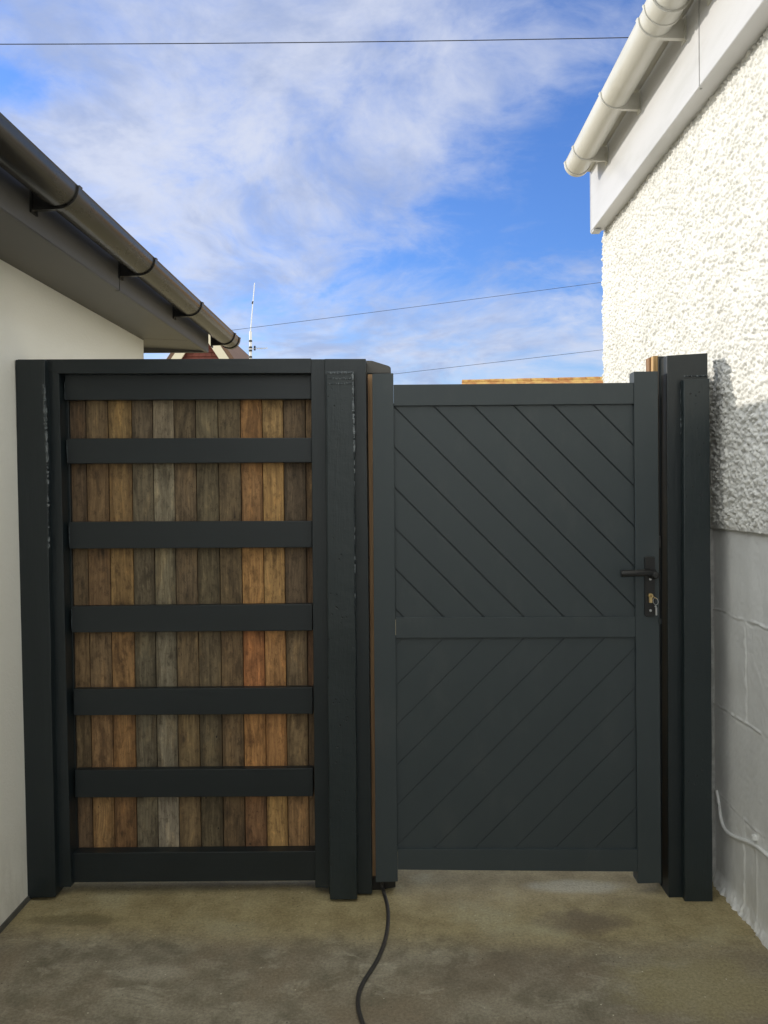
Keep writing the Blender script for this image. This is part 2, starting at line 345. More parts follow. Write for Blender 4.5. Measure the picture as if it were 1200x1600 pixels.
M = {k: mat(k, f) for k, f in dict(aluminium=m_alu, paint=m_paint, paint_upright=m_paint_v, old_beam=m_old, paint_skin_glint=m_drip_glint, black=m_black, boards=m_board,
     stained_wood=m_newwood, pale_wood=m_palewood, cream_render=m_render, pebbledash=m_dash, painted_block=m_block, white_plastic=m_pvc_w, white_fascia=m_fascia_w,
     black_plastic=m_pvc_k, grey_soffit=m_soffit, concrete=m_concrete, steel=m_ring, brass=m_brass, red_tile=m_tile, brown_roof=m_roofbrown, orange_roof=m_roofor,
     cream_paint=m_cream, far_wall=m_wallfar, white_rod=m_white, wire=m_wire, cable=m_cable, sealant=m_seal, felt=m_felt, batten_wood=m_batten, leak_block_grey=m_leak_block).items()}

# ------------------------------------------------------------------ ground
bm = bmesh.new()
g = [bm.verts.new(p) for p in ((-400, -400, 0), (400, -400, 0), (400, 1200, 0), (-400, 1200, 0))]; bm.faces.new(g)
gr = obj('ground', bm, M['concrete']); gr['kind'] = 'structure'

# ------------------------------------------------------------------ left house
XL = -1.30
lh = thing('rendered_house', 'cream rendered house with a grey soffit and black gutter, beside the slatted fence', 'house', (-3.6, 0.5, 0))
def slab(name, pts4, dz, mat_, parent, bev=0):
    bm = bmesh.new(); a = [Vector(p) for p in pts4]; hexa(bm, a, [p + Vector((0, 0, dz)) for p in a])
    if bev: bmesh.ops.recalc_face_normals(bm, faces=bm.faces); bmesh.ops.bevel(bm, geom=bm.edges[:], offset=bev, segments=2, affect='EDGES')
    return obj(name, bm, mat_, parent)
bm = bmesh.new()                                 # wall, leaning outwards a trifle
zt = HC + .775
x0, x1 = -1.277, -1.318
fr = [(x0, -4, .018), (x0, 4.10, .018), (x1, 4.155, zt + .05), (x1, -4, zt + .05)]
bk = [(-6, -4, .018), (-6, 4.10, .018), (-6, 4.155, zt + .05), (-6, -4, zt + .05)]
hexa(bm, [Vector(p) for p in fr], [Vector(p) for p in bk])
obj('wall', bm, M['cream_render'], lh)
bm = bmesh.new(); box(bm, (-6, -4, -.02), (x0 + .006, 4.09, .018)); obj('base_strip', bm, M['sealant'], lh)
# soffit with a mitred return at the far end
def SZ(X, Y): return HC + .762 + (Y - 2.089) * .0099 + (-1.041 - X) * .052
bm = bmesh.new()
f1 = [Vector((x, y, SZ(x, y))) for x, y in ((-1.046, -4), (-1.046, 4.095), (-6, 4.095), (-6, -4))]
hexa(bm, f1, [p + Vector((0, 0, .012)) for p in f1]); obj('soffit', bm, M['grey_soffit'], lh)
bm = bmesh.new()
f1 = [Vector((x, y, SZ(x, y))) for x, y in ((-1.046, 4.099), (-1.046, 4.415), (-6, 4.415), (-6, 4.099))]
hexa(bm, f1, [p + Vector((0, 0, .012)) for p in f1]); obj('soffit', bm, M['grey_soffit'], lh)
def FZ(Y): return SZ(-1.041, Y) - .008
bm = bmesh.new()
a = [Vector((-1.041, -4, FZ(-4))), Vector((-1.041, 3.0, FZ(3.0))), Vector((-1.041, 3.0, FZ(3.0) + .165)), Vector((-1.041, -4, FZ(-4) + .165))]
hexa(bm, a, [p + Vector((-.02, 0, 0)) for p in a])
bmesh.ops.recalc_face_normals(bm, faces=bm.faces); bmesh.ops.bevel(bm, geom=bm.edges[:], offset=.0025, segments=2, affect='EDGES')
obj('fascia', bm, M['grey_soffit'], lh)
bm = bmesh.new()
a = [Vector((-1.041, 3.003, FZ(3.0))), Vector((-1.041, 4.425, FZ(4.425))), Vector((-1.041, 4.425, FZ(4.425) + .165)), Vector((-1.041, 3.003, FZ(3.0) + .165))]
hexa(bm, a, [p + Vector((-.02, 0, 0)) for p in a])
a = [Vector((-1.062, 4.427, FZ(4.42))), Vector((-6, 4.427, FZ(4.42))), Vector((-6, 4.427, FZ(4.42) + .165)), Vector((-1.062, 4.427, FZ(4.42) + .165))]
hexa(bm, a, [p + Vector((0, -.02, 0)) for p in a])
bmesh.ops.recalc_face_normals(bm, faces=bm.faces); bmesh.ops.bevel(bm, geom=bm.edges[:], offset=.0025, segments=2, affect='EDGES')
obj('fascia', bm, M['grey_soffit'], lh)
# low roof deck sloping gently away from the alley
bm = bmesh.new()
a = [Vector((-1.03, -4, HC + .895)), Vector((-1.03, 4.44, HC + .935)), Vector((-6.1, 4.44, HC + .95)), Vector((-6.1, -4, HC + .91))]
hexa(bm, a, [p + Vector((0, 0, .018)) for p in a]); obj('roof', bm, M['felt'], lh)

def gutter(name, parent, y0, y1, cx, czf, r, mat_, brackets, union=(), wall_side=-1, fascia_x=None, bname='bracket'):
    """half round gutter along y, its brackets, joints and stop end"""
    def arc(rr, cxx, cz, a0=0, a1=math.pi, n=20): return [(cxx + rr * math.cos(t), cz - rr * math.sin(t)) for t in [a0 + (a1 - a0) * k / n for k in range(n + 1)]]
    def sweep(bm, ya, yb, ro, ri, nseg=1):
        secs = []
        for k in range(nseg + 1):
            y = ya + (yb - ya) * k / nseg; cz = czf(y)
            o = arc(ro, cx, cz); i = arc(ri, cx, cz)[::-1]
            lip = [(cx + ro, cz + .004), ]
            prof = [(cx + ro + .0025, cz + .006)] + o + [(cx - ro - .0025, cz + .006), (cx - ri, cz + .006)] + i + [(cx + ri, cz + .006)]
            secs.append([bm.verts.new((x, y, z)) for x, z in prof])
        for a, b in zip(secs, secs[1:]):
            n = len(a)
            for k in range(n): bm.faces.new((a[k], a[(k + 1) % n], b[(k + 1) % n], b[k]))
        bm.faces.new(secs[0]); bm.faces.new(secs[-1][::-1])
    bm = bmesh.new(); sweep(bm, y0, y1, r, r - .0025)
    gt = obj('gutter', bm, mat_, parent, angle=40)
    bm = bmesh.new()                              # stop end: a shallow collar and a closing disc
    sweep(bm, y1 - .022, y1 + .004, r + .0045, r + .0005)
    o = arc(r + .0045, cx, czf(y1)); v1 = [bm.verts.new((x, y1 + .004, z)) for x, z in o]; v2 = [bm.verts.new((x, y1 + .008, z)) for x, z in arc(r + .002, cx, czf(y1))]
    bm.faces.new(v2)
    for k in range(len(v1) - 1): bm.faces.new((v1[k], v1[k + 1], v2[k + 1], v2[k]))
    bm.faces.new((v1[0], v2[0], v2[-1], v1[-1]))
    obj('stop_end', bm, mat_, gt, angle=40)
    for y in brackets:
        bm = bmesh.new(); sweep(bm, y - .011, y + .011, r + .0055, r + .0005)
        # gusset that carries the ring back to the fascia
        s = wall_side; cz = czf(y); fx = fascia_x
        pts = [(cx + s * (r + .0055) * math.cos(t), cz - (r + .0055) * math.sin(t)) for t in [k * (math.pi / 2 + .25) / 10 for k in range(11)]]
        pts = [(fx, cz + .004)] + pts + [(fx, cz - r * 1.12)]
        a = [bm.verts.new((x, y - .009, z)) for x, z in pts]; b = [bm.verts.new((x, y + .009, z)) for x, z in pts]
        bm.faces.new(a); bm.faces.new(b[::-1])
        for k in range(len(a)): bm.faces.new((a[k], a[(k + 1) % len(a)], b[(k + 1) % len(a)], b[k]))
        box(bm, (min(fx, fx - s * .006), y - .02, cz - r * 1.3), (max(fx, fx - s * .006), y + .02, cz + .01))
        obj(bname, bm, mat_, gt, angle=40)
    for y in union:
        bm = bmesh.new(); sweep(bm, y - .045, y + .045, r + .0045, r + .0005); sweep(bm, y - .045, y - .033, r + .0085, r + .004); sweep(bm, y + .033, y + .045, r + .0085, r + .004)
        obj('union', bm, mat_, gt, angle=40)
gutter('gutter', lh, -4, 4.634, -.965, lambda y: HC + .872 + (y - 1.86) * .0076, .056, M['black_plastic'], (-.6, .12, .84, 1.56, 2.287, 3.01, 3.734, 4.49), (), -1, -1.041)

# ------------------------------------------------------------------ right house
XW = 1.126
rh = thing('pebbledash_house', 'white pebbledash house on painted blockwork with a white gutter, beside the gate', 'house', (3.5, 0.5, 0))
HB, HT = HC - .137, HC + 1.386
def field(name, y0, y1, z0, z1, step, xbase, hfun, mat_, parent, smooth=True):
    ny, nz = int((y1 - y0) / step) + 1, int((z1 - z0) / step) + 1
    ys, zs = np.linspace(y0, y1, ny), np.linspace(z0, z1, nz)
    H = hfun(ys, zs)                              # metres the surface stands out (towards -x)
    Yg, Zg = np.meshgrid(ys, zs, indexing='ij')
    co_ = np.stack([xbase - H, Yg, Zg], -1).reshape(-1, 3)
    idx = np.arange(ny * nz).reshape(ny, nz)
    f = np.stack([idx[:-1, :-1], idx[:-1, 1:], idx[1:, 1:], idx[1:, :-1]], -1).reshape(-1, 4)
    # close the sides back into the wall
    rim = np.concatenate([idx[:, 0], idx[-1, 1:], idx[-2::-1, -1], idx[0, -2:0:-1]])
    back = co_[rim].copy(); back[:, 0] = xbase + .05
    nb = len(rim); b0 = len(co_); co_ = np.concatenate([co_, back])
    k = np.arange(nb); side = np.stack([rim[k], b0 + k, b0 + (k + 1) % nb, rim[(k + 1) % nb]], -1)
    f = np.concatenate([f, side[:, ::-1]])
    me = bpy.data.meshes.new(name); me.vertices.add(len(co_)); me.vertices.foreach_set('co', co_.astype(np.float32).ravel())
    me.loops.add(len(f) * 4); me.loops.foreach_set('vertex_index', f.astype(np.int32).ravel())
    me.polygons.add(len(f)); me.polygons.foreach_set('loop_start', (np.arange(len(f)) * 4).astype(np.int32))
    me.update(calc_edges=True); me.validate()
    if smooth: me.polygons.foreach_set('use_smooth', np.ones(len(f), bool))
    return link(name, me, mat_, parent)
def vnoise(ys, zs, sc_, seed):
    r = np.random.default_rng(seed); u, v = ys / sc_, zs / sc_
    u0, v0 = np.floor(u).astype(int), np.floor(v).astype(int)
    g = r.random((u0.max() - u0.min() + 3, v0.max() - v0.min() + 3)); fu, fv = u - u0, v - v0
    fu, fv = fu * fu * (3 - 2 * fu), fv * fv * (3 - 2 * fv); u0 = u0 - u0.min(); v0 = v0 - v0.min()
    a = g[np.ix_(u0, v0)]; b = g[np.ix_(u0 + 1, v0)]; c = g[np.ix_(u0, v0 + 1)]; d = g[np.ix_(u0 + 1, v0 + 1)]
    fu = fu[:, None]; fv = fv[None, :]
    return (a * (1 - fu) + b * fu) * (1 - fv) + (c * (1 - fu) + d * fu) * fv
def dash(ys, zs):
    H = .0018 * vnoise(ys, zs, .0065, 8) + .003 * vnoise(ys, zs, .02, 1) + .0035 * vnoise(ys, zs, .05, 2) + .006 * vnoise(ys, zs, .35, 3)
    st = ys[1] - ys[0]; n = int((ys[-1] - ys[0]) * (zs[-1] - zs[0]) / .0110 ** 2)
    cy = rng.uniform(ys[0], ys[-1], n); cz = rng.uniform(zs[0], zs[-1], n)
    rad = rng.uniform(.0036, .0098, n); an = rng.uniform(0, math.pi, n); el = rng.uniform(.55, 1, n); hh = rng.uniform(.45, 1.0, n)
    S = np.zeros_like(H)
    for i in range(n):
        r_ = rad[i]; iy, iz = int((cy[i] - ys[0]) / st), int((cz[i] - zs[0]) / (zs[1] - zs[0])); k = int(r_ / st) + 1
        a0, a1, b0, b1 = max(iy - k, 0), min(iy + k + 2, len(ys)), max(iz - k, 0), min(iz + k + 2, len(zs))
        u = ys[a0:a1, None] - cy[i]; v = zs[None, b0:b1] - cz[i]
        c, s = math.cos(an[i]), math.sin(an[i]); p, q = (u * c + v * s) / r_, (-u * s + v * c) / (r_ * el[i])
        d2 = p * p + q * q; h = np.where(d2 < 1, np.sqrt(np.maximum(1 - d2, 0)), 0) * r_ * 1.3 * hh[i]
        S[a0:a1, b0:b1] = np.maximum(S[a0:a1, b0:b1], h)
    return H + S * np.clip((zs[None, :] - zs[0]) / .022, .25, 1)
bm = bmesh.new(); box(bm, (XW + .03, -4, .0), (6, 4.30, HT + .35)); obj('wall', bm, M['painted_block'], rh)
field('pebbledash', .6, 4.312, HB, HT, .0033, XW + .004, dash, M['pebbledash'], rh)
bm = bmesh.new(); box(bm, (XW, -4, HB), (XW + .03, .6, HT)); obj('pebbledash', bm, M['pebbledash'], rh)
COURSES = [HC - .425, HC - .765, HC - 1.08]
VJ = [(2.594, 0, 1), (2.30, 1, 2), (3.0, 1, 2), (2.62, 2, 3), (2.28, -1, 0), (2.95, -1, 0), (2.05, 0, 1), (1.5, 0, 1), (.95, 0, 1), (1.75, 1, 2), (1.2, 1, 2), (1.7, -1, 0), (1.1, -1, 0), (2.0, 2, 3), (1.45, 2, 3)]
def blocks(ys, zs):
    H = .0012 * vnoise(ys, zs, .012, 21) + .003 * vnoise(ys, zs, .08, 22) + .006 * vnoise(ys, zs, .3, 23)
    wob = vnoise(ys, zs, .05, 24) - .5; wob2 = vnoise(ys, zs, .02, 25); wob3 = vnoise(ys, zs, .13, 29)
    Y, Z = ys[:, None], zs[None, :]
    for k, c in enumerate(COURSES):
        d = Z - c + wob * .014; H += (.0055 * np.exp(-(d / .0035) ** 2) - .003 * np.exp(-((d + .008) / .004) ** 2)) * np.clip(-.1 + 1.5 * wob2 * (.3 + wob3), 0, 1.2)
    zz = [HB] + COURSES + [0]
    for y, a, b in VJ:
        hi, lo = (zz[a + 1] if a >= 0 else zz[0]), zz[b + 1]
        inside = (Z < hi) & (Z > lo); d = Y - y + wob * .012
        H += inside * (.005 * np.exp(-(d / .0045) ** 2) - .002 * np.exp(-((d - .009) / .004) ** 2)) * (.2 + wob2)
    # rough splash of mortar and thick paint at the foot
    foot = np.clip(1 - Z / .05, 0, 1) ** 1.5; H += foot * (.008 + .012 * vnoise(ys, zs, .010, 26) + .010 * (vnoise(ys, zs, .035, 27) - .3) + .016 * (vnoise(ys, zs, .11, 28) - .3))
    # vertical smears
    H += .0025 * np.exp(-((Y - 2.53 + wob * .02) / .006) ** 2) * ((Z < .32))
    return H
field('plinth', .6, 3.15, -.01, HB - .001, .004, XW + .014, blocks, M['painted_block'], rh)
bm = bmesh.new(); box(bm, (XW + .014, -4, 0), (XW + .03, .6, HB)); obj('plinth', bm, M['painted_block'], rh)
bm = bmesh.new(); box(bm, (XW + .014, 3.15, 0), (XW + .03, 4.3, HB)); obj('plinth', bm, M['painted_block'], rh)
XF = 1.044
bm = bmesh.new(); box(bm, (XF + .019, -4, HT - .001), (XW + .4, 4.246, HT + .011)); obj('soffit', bm, M['white_fascia'], rh)
def fascia(y0, y1):
    bm = bmesh.new(); box(bm, (XF, y0, HT - .006), (XF + .018, y1, HT + .318))
    bmesh.ops.recalc_face_normals(bm, faces=bm.faces); bmesh.ops.bevel(bm, geom=bm.edges[:], offset=.002, segments=2, affect='EDGES'); obj('fascia', bm, M['white_fascia'], rh)
fascia(-4, 2.736); fascia(2.744, 4.246)
bm = bmesh.new(); box(bm, (XF - .003, 2.722, HT - .008), (XF + .004, 2.758, HT + .317)); obj('joint_strip', bm, M['white_fascia'], rh)
bm = bmesh.new(); box(bm, (XF - .001, 4.247, HT - .010), (XF + .05, 4.258, HT + .318)); box(bm, (XF + .002, 4.20, HT - .016), (XF + .045, 4.256, HT - .0065)); obj('end_trim', bm, M['white_fascia'], rh)
bm = bmesh.new()
bm = bmesh.new(); box(bm, (XF - .084, -4, HT + .319), (XF + .03, 4.262, HT + .324)); obj('eave_board', bm, M['white_plastic'], rh)
bm = bmesh.new()
a = [Vector((XF - .085, -4, HT + .325)), Vector((XF - .085, 4.27, HT + .325)), Vector((6, 4.27, HT + 2.9)), Vector((6, -4, HT + 2.9))]
hexa(bm, a, [p + Vector((0, 0, .03)) for p in a]); obj('roof', bm, M['brown_roof'], rh)
bm = bmesh.new(); bm.faces.new([bm.verts.new(p) for p in ((XF + .06, 4.24, HT + .02), (6, 4.24, HT + .02), (6, 4.24, HT + 2.80), (XF + .06, 4.24, HT + .36))])
o_ = bmesh.ops.extrude_face_region(bm, geom=bm.faces[:]); bmesh.ops.translate(bm, verts=[v for v in o_['geom'] if isinstance(v, bmesh.types.BMVert)], vec=(0, -.05, 0))
obj('gable', bm, M['white_fascia'], rh)
gutter('gutter', rh, -4, 4.11, .94, lambda y: HC + 1.685, .0615, M['white_plastic'], (-.2, .8, 1.8, 2.62, 2.86, 3.39, 3.915), (2.74,), 1, XF)
# painted cable low on the blockwork
def onwall(px, py, off=.0):
    p = at(px, py, 1); X = XW + .008 - off; t = X / p.x; return Vector((X, t, HC + (p.z - HC) * t))
cb = tube('wall_cable', [onwall(*p) for p in ((1120, 1235), (1124, 1258), (1125, 1272), (1129, 1290), (1137, 1302), (1152, 1310), (1168, 1315), (1182, 1322), (1200, 1337), (1225, 1362), (1300, 1440))], .0068, M['painted_block'], None, 8, smoothpts=2)
tag(cb, 'white painted cable looping low along the blockwork wall right of the gate', 'cable')
p = onwall(1177, 1309, .010)
bm = bmesh.new(); box(bm, (p.x - .004, p.y - .008, p.z - .008), (p.x + .012, p.y + .008, p.z + .010)); bmesh.ops.bevel(bm, geom=bm.edges[:], offset=.003, segments=2, affect='EDGES'); obj('cable_clip', bm, M['painted_block'], cb)

# ------------------------------------------------------------------ slatted fence
fx = at(300, 1400, D + .05).x
fe = thing('slatted_fence', 'dark grey framed fence with reclaimed wooden boards behind its horizontal rails', 'fence', (fx, D + .05, 0))
def TY(z): return 0
o = poly('post', [(24, 562), (70, 562), (87, 1402), (37, 1404)], D, .10, M['paint_upright'], fe, .003, world=None); lump(o, .0012, 10, 3)
o = poly('stile', [(69, 563), (91.5, 563), (111, 1386), (84, 1386)], D + .028, .085, M['paint_upright'], fe, .0015)
o = poly('stile', [(91, 584), (106, 584), (121, 1334), (108, 1334)], D + .085, .05, M['paint_upright'], fe, .0015)
o = poly('top_rail', [(25, 561.5), (486, 560), (486, 583), (90, 583.5)], D + .024, .09, M['paint'], fe, .0015)
rails = [((101, 585, 625), (486, 584, 623.5)), ((104.5, 685, 724.5), (487, 684, 722.5)), ((108, 815.5, 857.5), (487.5, 814, 855.5)),
         ((112, 947.5, 988.5), (488, 943.5, 985.5)), ((114.5, 1077, 1118), (488.5, 1074, 1115.5)), ((117, 1203.5, 1246.5), (489, 1200.5, 1244.5))]
for (xa, ya, yb), (xc, yc, yd) in rails:
    poly('rail', [(xa, ya), (xc, yc), (xc, yd), (xa, yb)], D + .062, .030, M['paint'], fe, .0022)
poly('rail', [(112, 1333), (494, 1330), (494, 1376), (112, 1379)], D + .050, .045, M['paint'], fe, .002)
tb = [107, 133, 168, 205, 238, 271, 305, 340, 375, 409, 442, 477, 512]; bb = [121, 145, 179, 214, 247, 280, 314, 349, 383, 417, 450, 483, 517]
TONES = [[(66,52,38),(92,78,55),(120,92,58),(82,70,54),(105,95,78),(78,68,50),(92,84,64),(82,72,52),(140,95,55),(122,94,60),(80,66,48),(96,78,54)],
 [(84,68,50),(98,78,52),(110,82,54),(84,76,60),(104,98,82),(86,72,54),(78,70,52),(84,72,52),(118,82,52),(142,104,62),(68,58,46),(96,76,50)],
 [(80,66,46),(84,64,42),(112,82,50),(76,68,52),(90,84,66),(74,62,46),(74,66,48),(76,64,44),(142,100,58),(126,92,56),(72,60,46),(84,64,44)],
 [(88,70,46),(78,64,46),(100,76,46),(66,62,50),(82,78,66),(74,62,44),(72,62,46),(78,62,42),(132,76,44),(124,82,50),(80,68,50),(76,52,34)],
 [(70,60,42),(92,70,46),(92,68,40),(62,58,48),(74,70,60),(78,66,44),(54,48,36),(72,58,40),(112,74,42),(112,72,42),(84,70,48),(60,50,36)],
 [(58,46,34),(94,72,44),(66,48,30),(64,60,50),(76,72,66),(70,58,40),(48,42,30),(56,44,30),(54,42,30),(104,78,48),(92,68,42),(60,48,34)]]
RB = [600, 705, 836, 967, 1096, 1225, 1350]; RK = [1.12, 1.12, 1.16, 1.24, 1.34, 1.42]
bm = bmesh.new(); tl = bm.loops.layers.float_color.new('tone'); sl = bm.loops.layers.float_color.new('seed')
bx_ = lambda L, T, y: T[L] + (bb[L] - T[L]) * (y - 620) / (1290 - 620)
for r_ in range(6):
    for c in range(12):
        yo = rng.uniform(0, .003); g_ = .55
        ya, yb = RB[r_] + .6, RB[r_ + 1] - .6
        fr = [at(bx_(c, tb, ya) + g_, ya, D + .098 + yo), at(bx_(c + 1, tb, ya) - g_, ya, D + .098 + yo), at(bx_(c + 1, tb, yb) - g_, yb, D + .098 + yo), at(bx_(c, tb, yb) + g_, yb, D + .098 + yo)]
        b2 = bmesh.new(); hexa(b2, fr, [p + Vector((0, .018, 0)) for p in fr]); bmesh.ops.recalc_face_normals(b2, faces=b2.faces)
        bmesh.ops.bevel(b2, geom=b2.edges[:], offset=.0012, segments=1, affect='EDGES')
        mp = {v: bm.verts.new(v.co) for v in b2.verts}
        cm = [sum(TONES[q][c][i] for q in range(6)) / 6 for i in range(3)]; t3 = [.65 * a + .35 * b for a, b in zip(TONES[r_][c], cm)]; av = sum(t3) / 3; col = [v * 1.64 * q for q, v in zip(((.96, 1.06, .96) if t3[0] - t3[2] > 55 else (1.03, 1.0, .95)),  lin([(av + (v - av) * .86) * RK[r_] for v in t3]))]; s3 = rng.random(3)
        for f in b2.faces:
            nf = bm.faces.new([mp[v] for v in f.verts])
            for l in nf.loops: l[tl] = (*col, 1); l[sl] = (*s3, (l.vert.co.x - fr[0].x) / (fr[1].x - fr[0].x))
        b2.free()
obj('board_panel', bm, M['boards'], fe)
bm = bmesh.new(); a = [at(100, 590, D + .122), at(500, 590, D + .122), at(505, 1370, D + .122), at(115, 1370, D + .122)]; hexa(bm, a, [p + Vector((0, .012, 0)) for p in a]); obj('backing', bm, M['black'], fe)
# middle post: wide upright with an old beam planted on its face
o = poly('stile', [(485.5, 561), (508, 561), (516, 1387), (492.5, 1387)], D + .026, .11, M['paint_upright'], fe, .002)
o = poly('post', [(507, 560.5), (571.5, 560.5), (581.5, 1397), (514, 1397)], D + .018, .12, M['paint_upright'], fe, .0025); lump(o, .0008, 10, 9)
o = poly('beam', [(509, 580), (553, 579), (558, 1406), (515, 1406)], D - .022, .0395, M['old_beam'], fe, .004); lump(o, .0016, 12, 5)
def skin_glint(pts, Y, wd, parent, name='paint_run_glint', seed=1, gaps=.25):
    """broken irregular bead of thick paint, also used for painted edge glints"""
    rs = random.Random(seed); bm = bmesh.new(); n = 40
    P = [at(*pts[0], Y).lerp(at(*pts[1], Y), k / n) for k in range(n + 1)]
    side = (P[-1] - P[0]).normalized().cross(Vector((0, 1, 0)))
    for k in range(n):
        a, b = P[k], P[k + 1]; w1 = wd * (rs.uniform(.06, .14) if rs.random() < gaps else rs.uniform(.45, 1.1)); off = side * rs.uniform(-.12, .12) * wd
        q = [a + off - side * w1 * .5, a + off + side * w1 * .5, b + off + side * w1 * .5, b + off - side * w1 * .5]
        v = [bm.verts.new(p) for p in q]; mid_ = bm.verts.new((q[0] + q[2]) / 2 + Vector((0, -.0016 * rs.uniform(.6, 1.3), 0)))
        for i in range(4): bm.faces.new((v[i], v[(i + 1) % 4], mid_))
        vb = [bm.verts.new(p + Vector((0, .004, 0))) for p in q]
        for i in range(4): bm.faces.new((v[i], v[(i + 1) % 4], vb[(i + 1) % 4], vb[i]))
    return obj(name, bm, M['paint_skin_glint'], parent, angle=60)
skin_glint([(68, 600), (74, 722)], D - .0015, .012, fe, seed=3, gaps=.05)
skin_glint([(74, 722), (76, 860)], D - .0015, .008, fe, seed=4, gaps=.7)
skin_glint([(551, 582), (553.5, 700)], D - .024, .007, fe, seed=5, gaps=.12)
skin_glint([(553.5, 700), (555, 960)], D - .024, .005, fe, seed=6, gaps=.72)
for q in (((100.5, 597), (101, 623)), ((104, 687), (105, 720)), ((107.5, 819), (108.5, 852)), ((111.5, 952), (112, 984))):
    skin_glint(q, D + .061, .0035, fe, seed=int(q[0][1]), gaps=0)  # light slivers painted as highlights along the rail ends
skin_glint([(508, 583), (552, 582)], D - .024, .009, fe, seed=7, gaps=.1)
skin_glint([(512, 591), (548, 592)], D - .0235, .008, fe, seed=8, gaps=.35)
skin_glint([(511, 600), (551, 599)], D - .0235, .006, fe, seed=9, gaps=.15)

# ------------------------------------------------------------------ hinge post behind, with its cap and timber batten
hp = thing('hinge_post', 'dark capped post between the slatted fence and the gate', 'post', (at(595, 1390, D + .10).x, D + .12, 0))
a = at(573, 590, D + .15); b = at(608, 590, D + .15)
bm = bmesh.new(); box(bm, (a.x - .03, D + .142, 0), (b.x + .004, D + .23, a.z)); obj('shaft', bm, M['black'], hp)
# cap with sloping shoulders
bm = bmesh.new()
pr = [(560, 563), (581, 563.5), (607, 571.5), (610.5, 574), (611, 583), (560, 583)]
fr = [at(x, y, D + .11) for x, y in pr]; hexa(bm, fr, [p + Vector((0, .15, 0)) for p in fr]); bmesh.ops.recalc_face_normals(bm, faces=bm.faces)
bmesh.ops.bevel(bm, geom=bm.edges[:], offset=.0015, segments=2, affect='EDGES'); obj('cap', bm, M['grey_soffit'], hp)
poly('batten', [(574.5, 585), (581.5, 585), (587, 1371), (582, 1371)], D + .075, .016, M['batten_wood'], hp, .001)
bm = bmesh.new(); fp = [(560, 1372), (618, 1372), (618, 1386), (597, 1394.5), (565, 1398)]
fr = [at(x, y, D + .06) for x, y in fp]; fr = [Vector((p.x, p.y, max(p.z, .001))) for p in fr]; hexa(bm, fr, [p + Vector((0, .08, 0)) for p in fr]); obj('foot', bm, M['black'], hp)

# ------------------------------------------------------------------ gate
ga = thing('gate', 'closed dark grey metal gate with chevron boarded panels and a lever handle', 'gate', (at(800, 1400, D).x, D + .03, 0))
GY = D + .012
poly('stile', [(581.5, 584), (614.5, 583), (621.5, 1377.5), (587, 1378.5)], GY, .055, M['aluminium'], ga, .0012)
poly('stile', [(990.5, 580.5), (1028, 580), (1033, 1379.5), (996.5, 1380.5)], GY, .055, M['aluminium'], ga, .0012)
poly('top_rail', [(614.9, 601), (990.1, 598), (990.3, 631), (615.2, 634)], GY + .003, .048, M['aluminium'], ga, .0012)
poly('middle_rail', [(618.2, 965), (993.1, 963.5), (993.4, 995.5), (618.5, 997)], GY + .003, .048, M['aluminium'], ga, .0012)
poly('bottom_rail', [(621.4, 1327), (995.8, 1328), (996.0, 1362), (621.6, 1359)], GY + .003, .048, M['aluminium'], ga, .0012)
def clip(poly_, a, b, c):
    out = []
    for i, p in enumerate(poly_):
        q = poly_[(i + 1) % len(poly_)]; dp = a * p[0] + b * p[1] - c; dq = a * q[0] + b * q[1] - c
        if dp >= 0: out.append(p)
        if dp * dq < 0: t = dp / (dp - dq); out.append((p[0] + (q[0] - p[0]) * t, p[1] + (q[1] - p[1]) * t))
    return out
def chevron(rect, sgn, c0, name, g_=1.1, gd=.0225, gb=.0018):
    bm = bmesh.new(); step = 62.8
    for k in range(-14, 16):
        lo = c0 + k * step; hi = lo + step       # s = y - sgn*x
        q = clip(rect, -sgn, 1, lo + g_); q = clip(q, sgn, -1, -(hi - g_)) if q else q
        if len(q) < 3: continue
        ar = abs(sum(q[i][0] * q[(i + 1) % len(q)][1] - q[(i + 1) % len(q)][0] * q[i][1] for i in range(len(q)))) / 2
        if ar < 12: continue
        b2 = bmesh.new(); fr = [at(x, y, GY + .012) for x, y in q]; 
        w2 = [p.copy() for p in fr]; hexa(b2, fr, [p + Vector((0, .0025, 0)) for p in w2]); bmesh.ops.recalc_face_normals(b2, faces=b2.faces)
        fe_ = [e for e in b2.edges if all(v.co.y < GY + .0125 for v in e.verts) and e.calc_length() > .01]
        bmesh.ops.bevel(b2, geom=fe_, offset=gb, segments=2, affect='EDGES', clamp_overlap=True)
        mp = {v: bm.verts.new(v.co) for v in b2.verts}
        for f in b2.faces: bm.faces.new([mp[v] for v in f.verts])
        b2.free()
    fr = [at(x, y, GY + gd) for x, y in rect]; hexa(bm, fr, [p + Vector((0, .012, 0)) for p in fr])
    return obj(name, bm, M['aluminium'], ga)
chevron([(614, 630), (992, 628), (994.5, 967), (617.5, 968)], 1, 637 - 617, 'panel', 1.1, .0215, .0016)
chevron([(617.5, 993), (994.5, 992), (997, 1330), (621, 1330)], -1, 998 + 943 - 62.8 * 6, 'panel', .6, .0150, .0012)
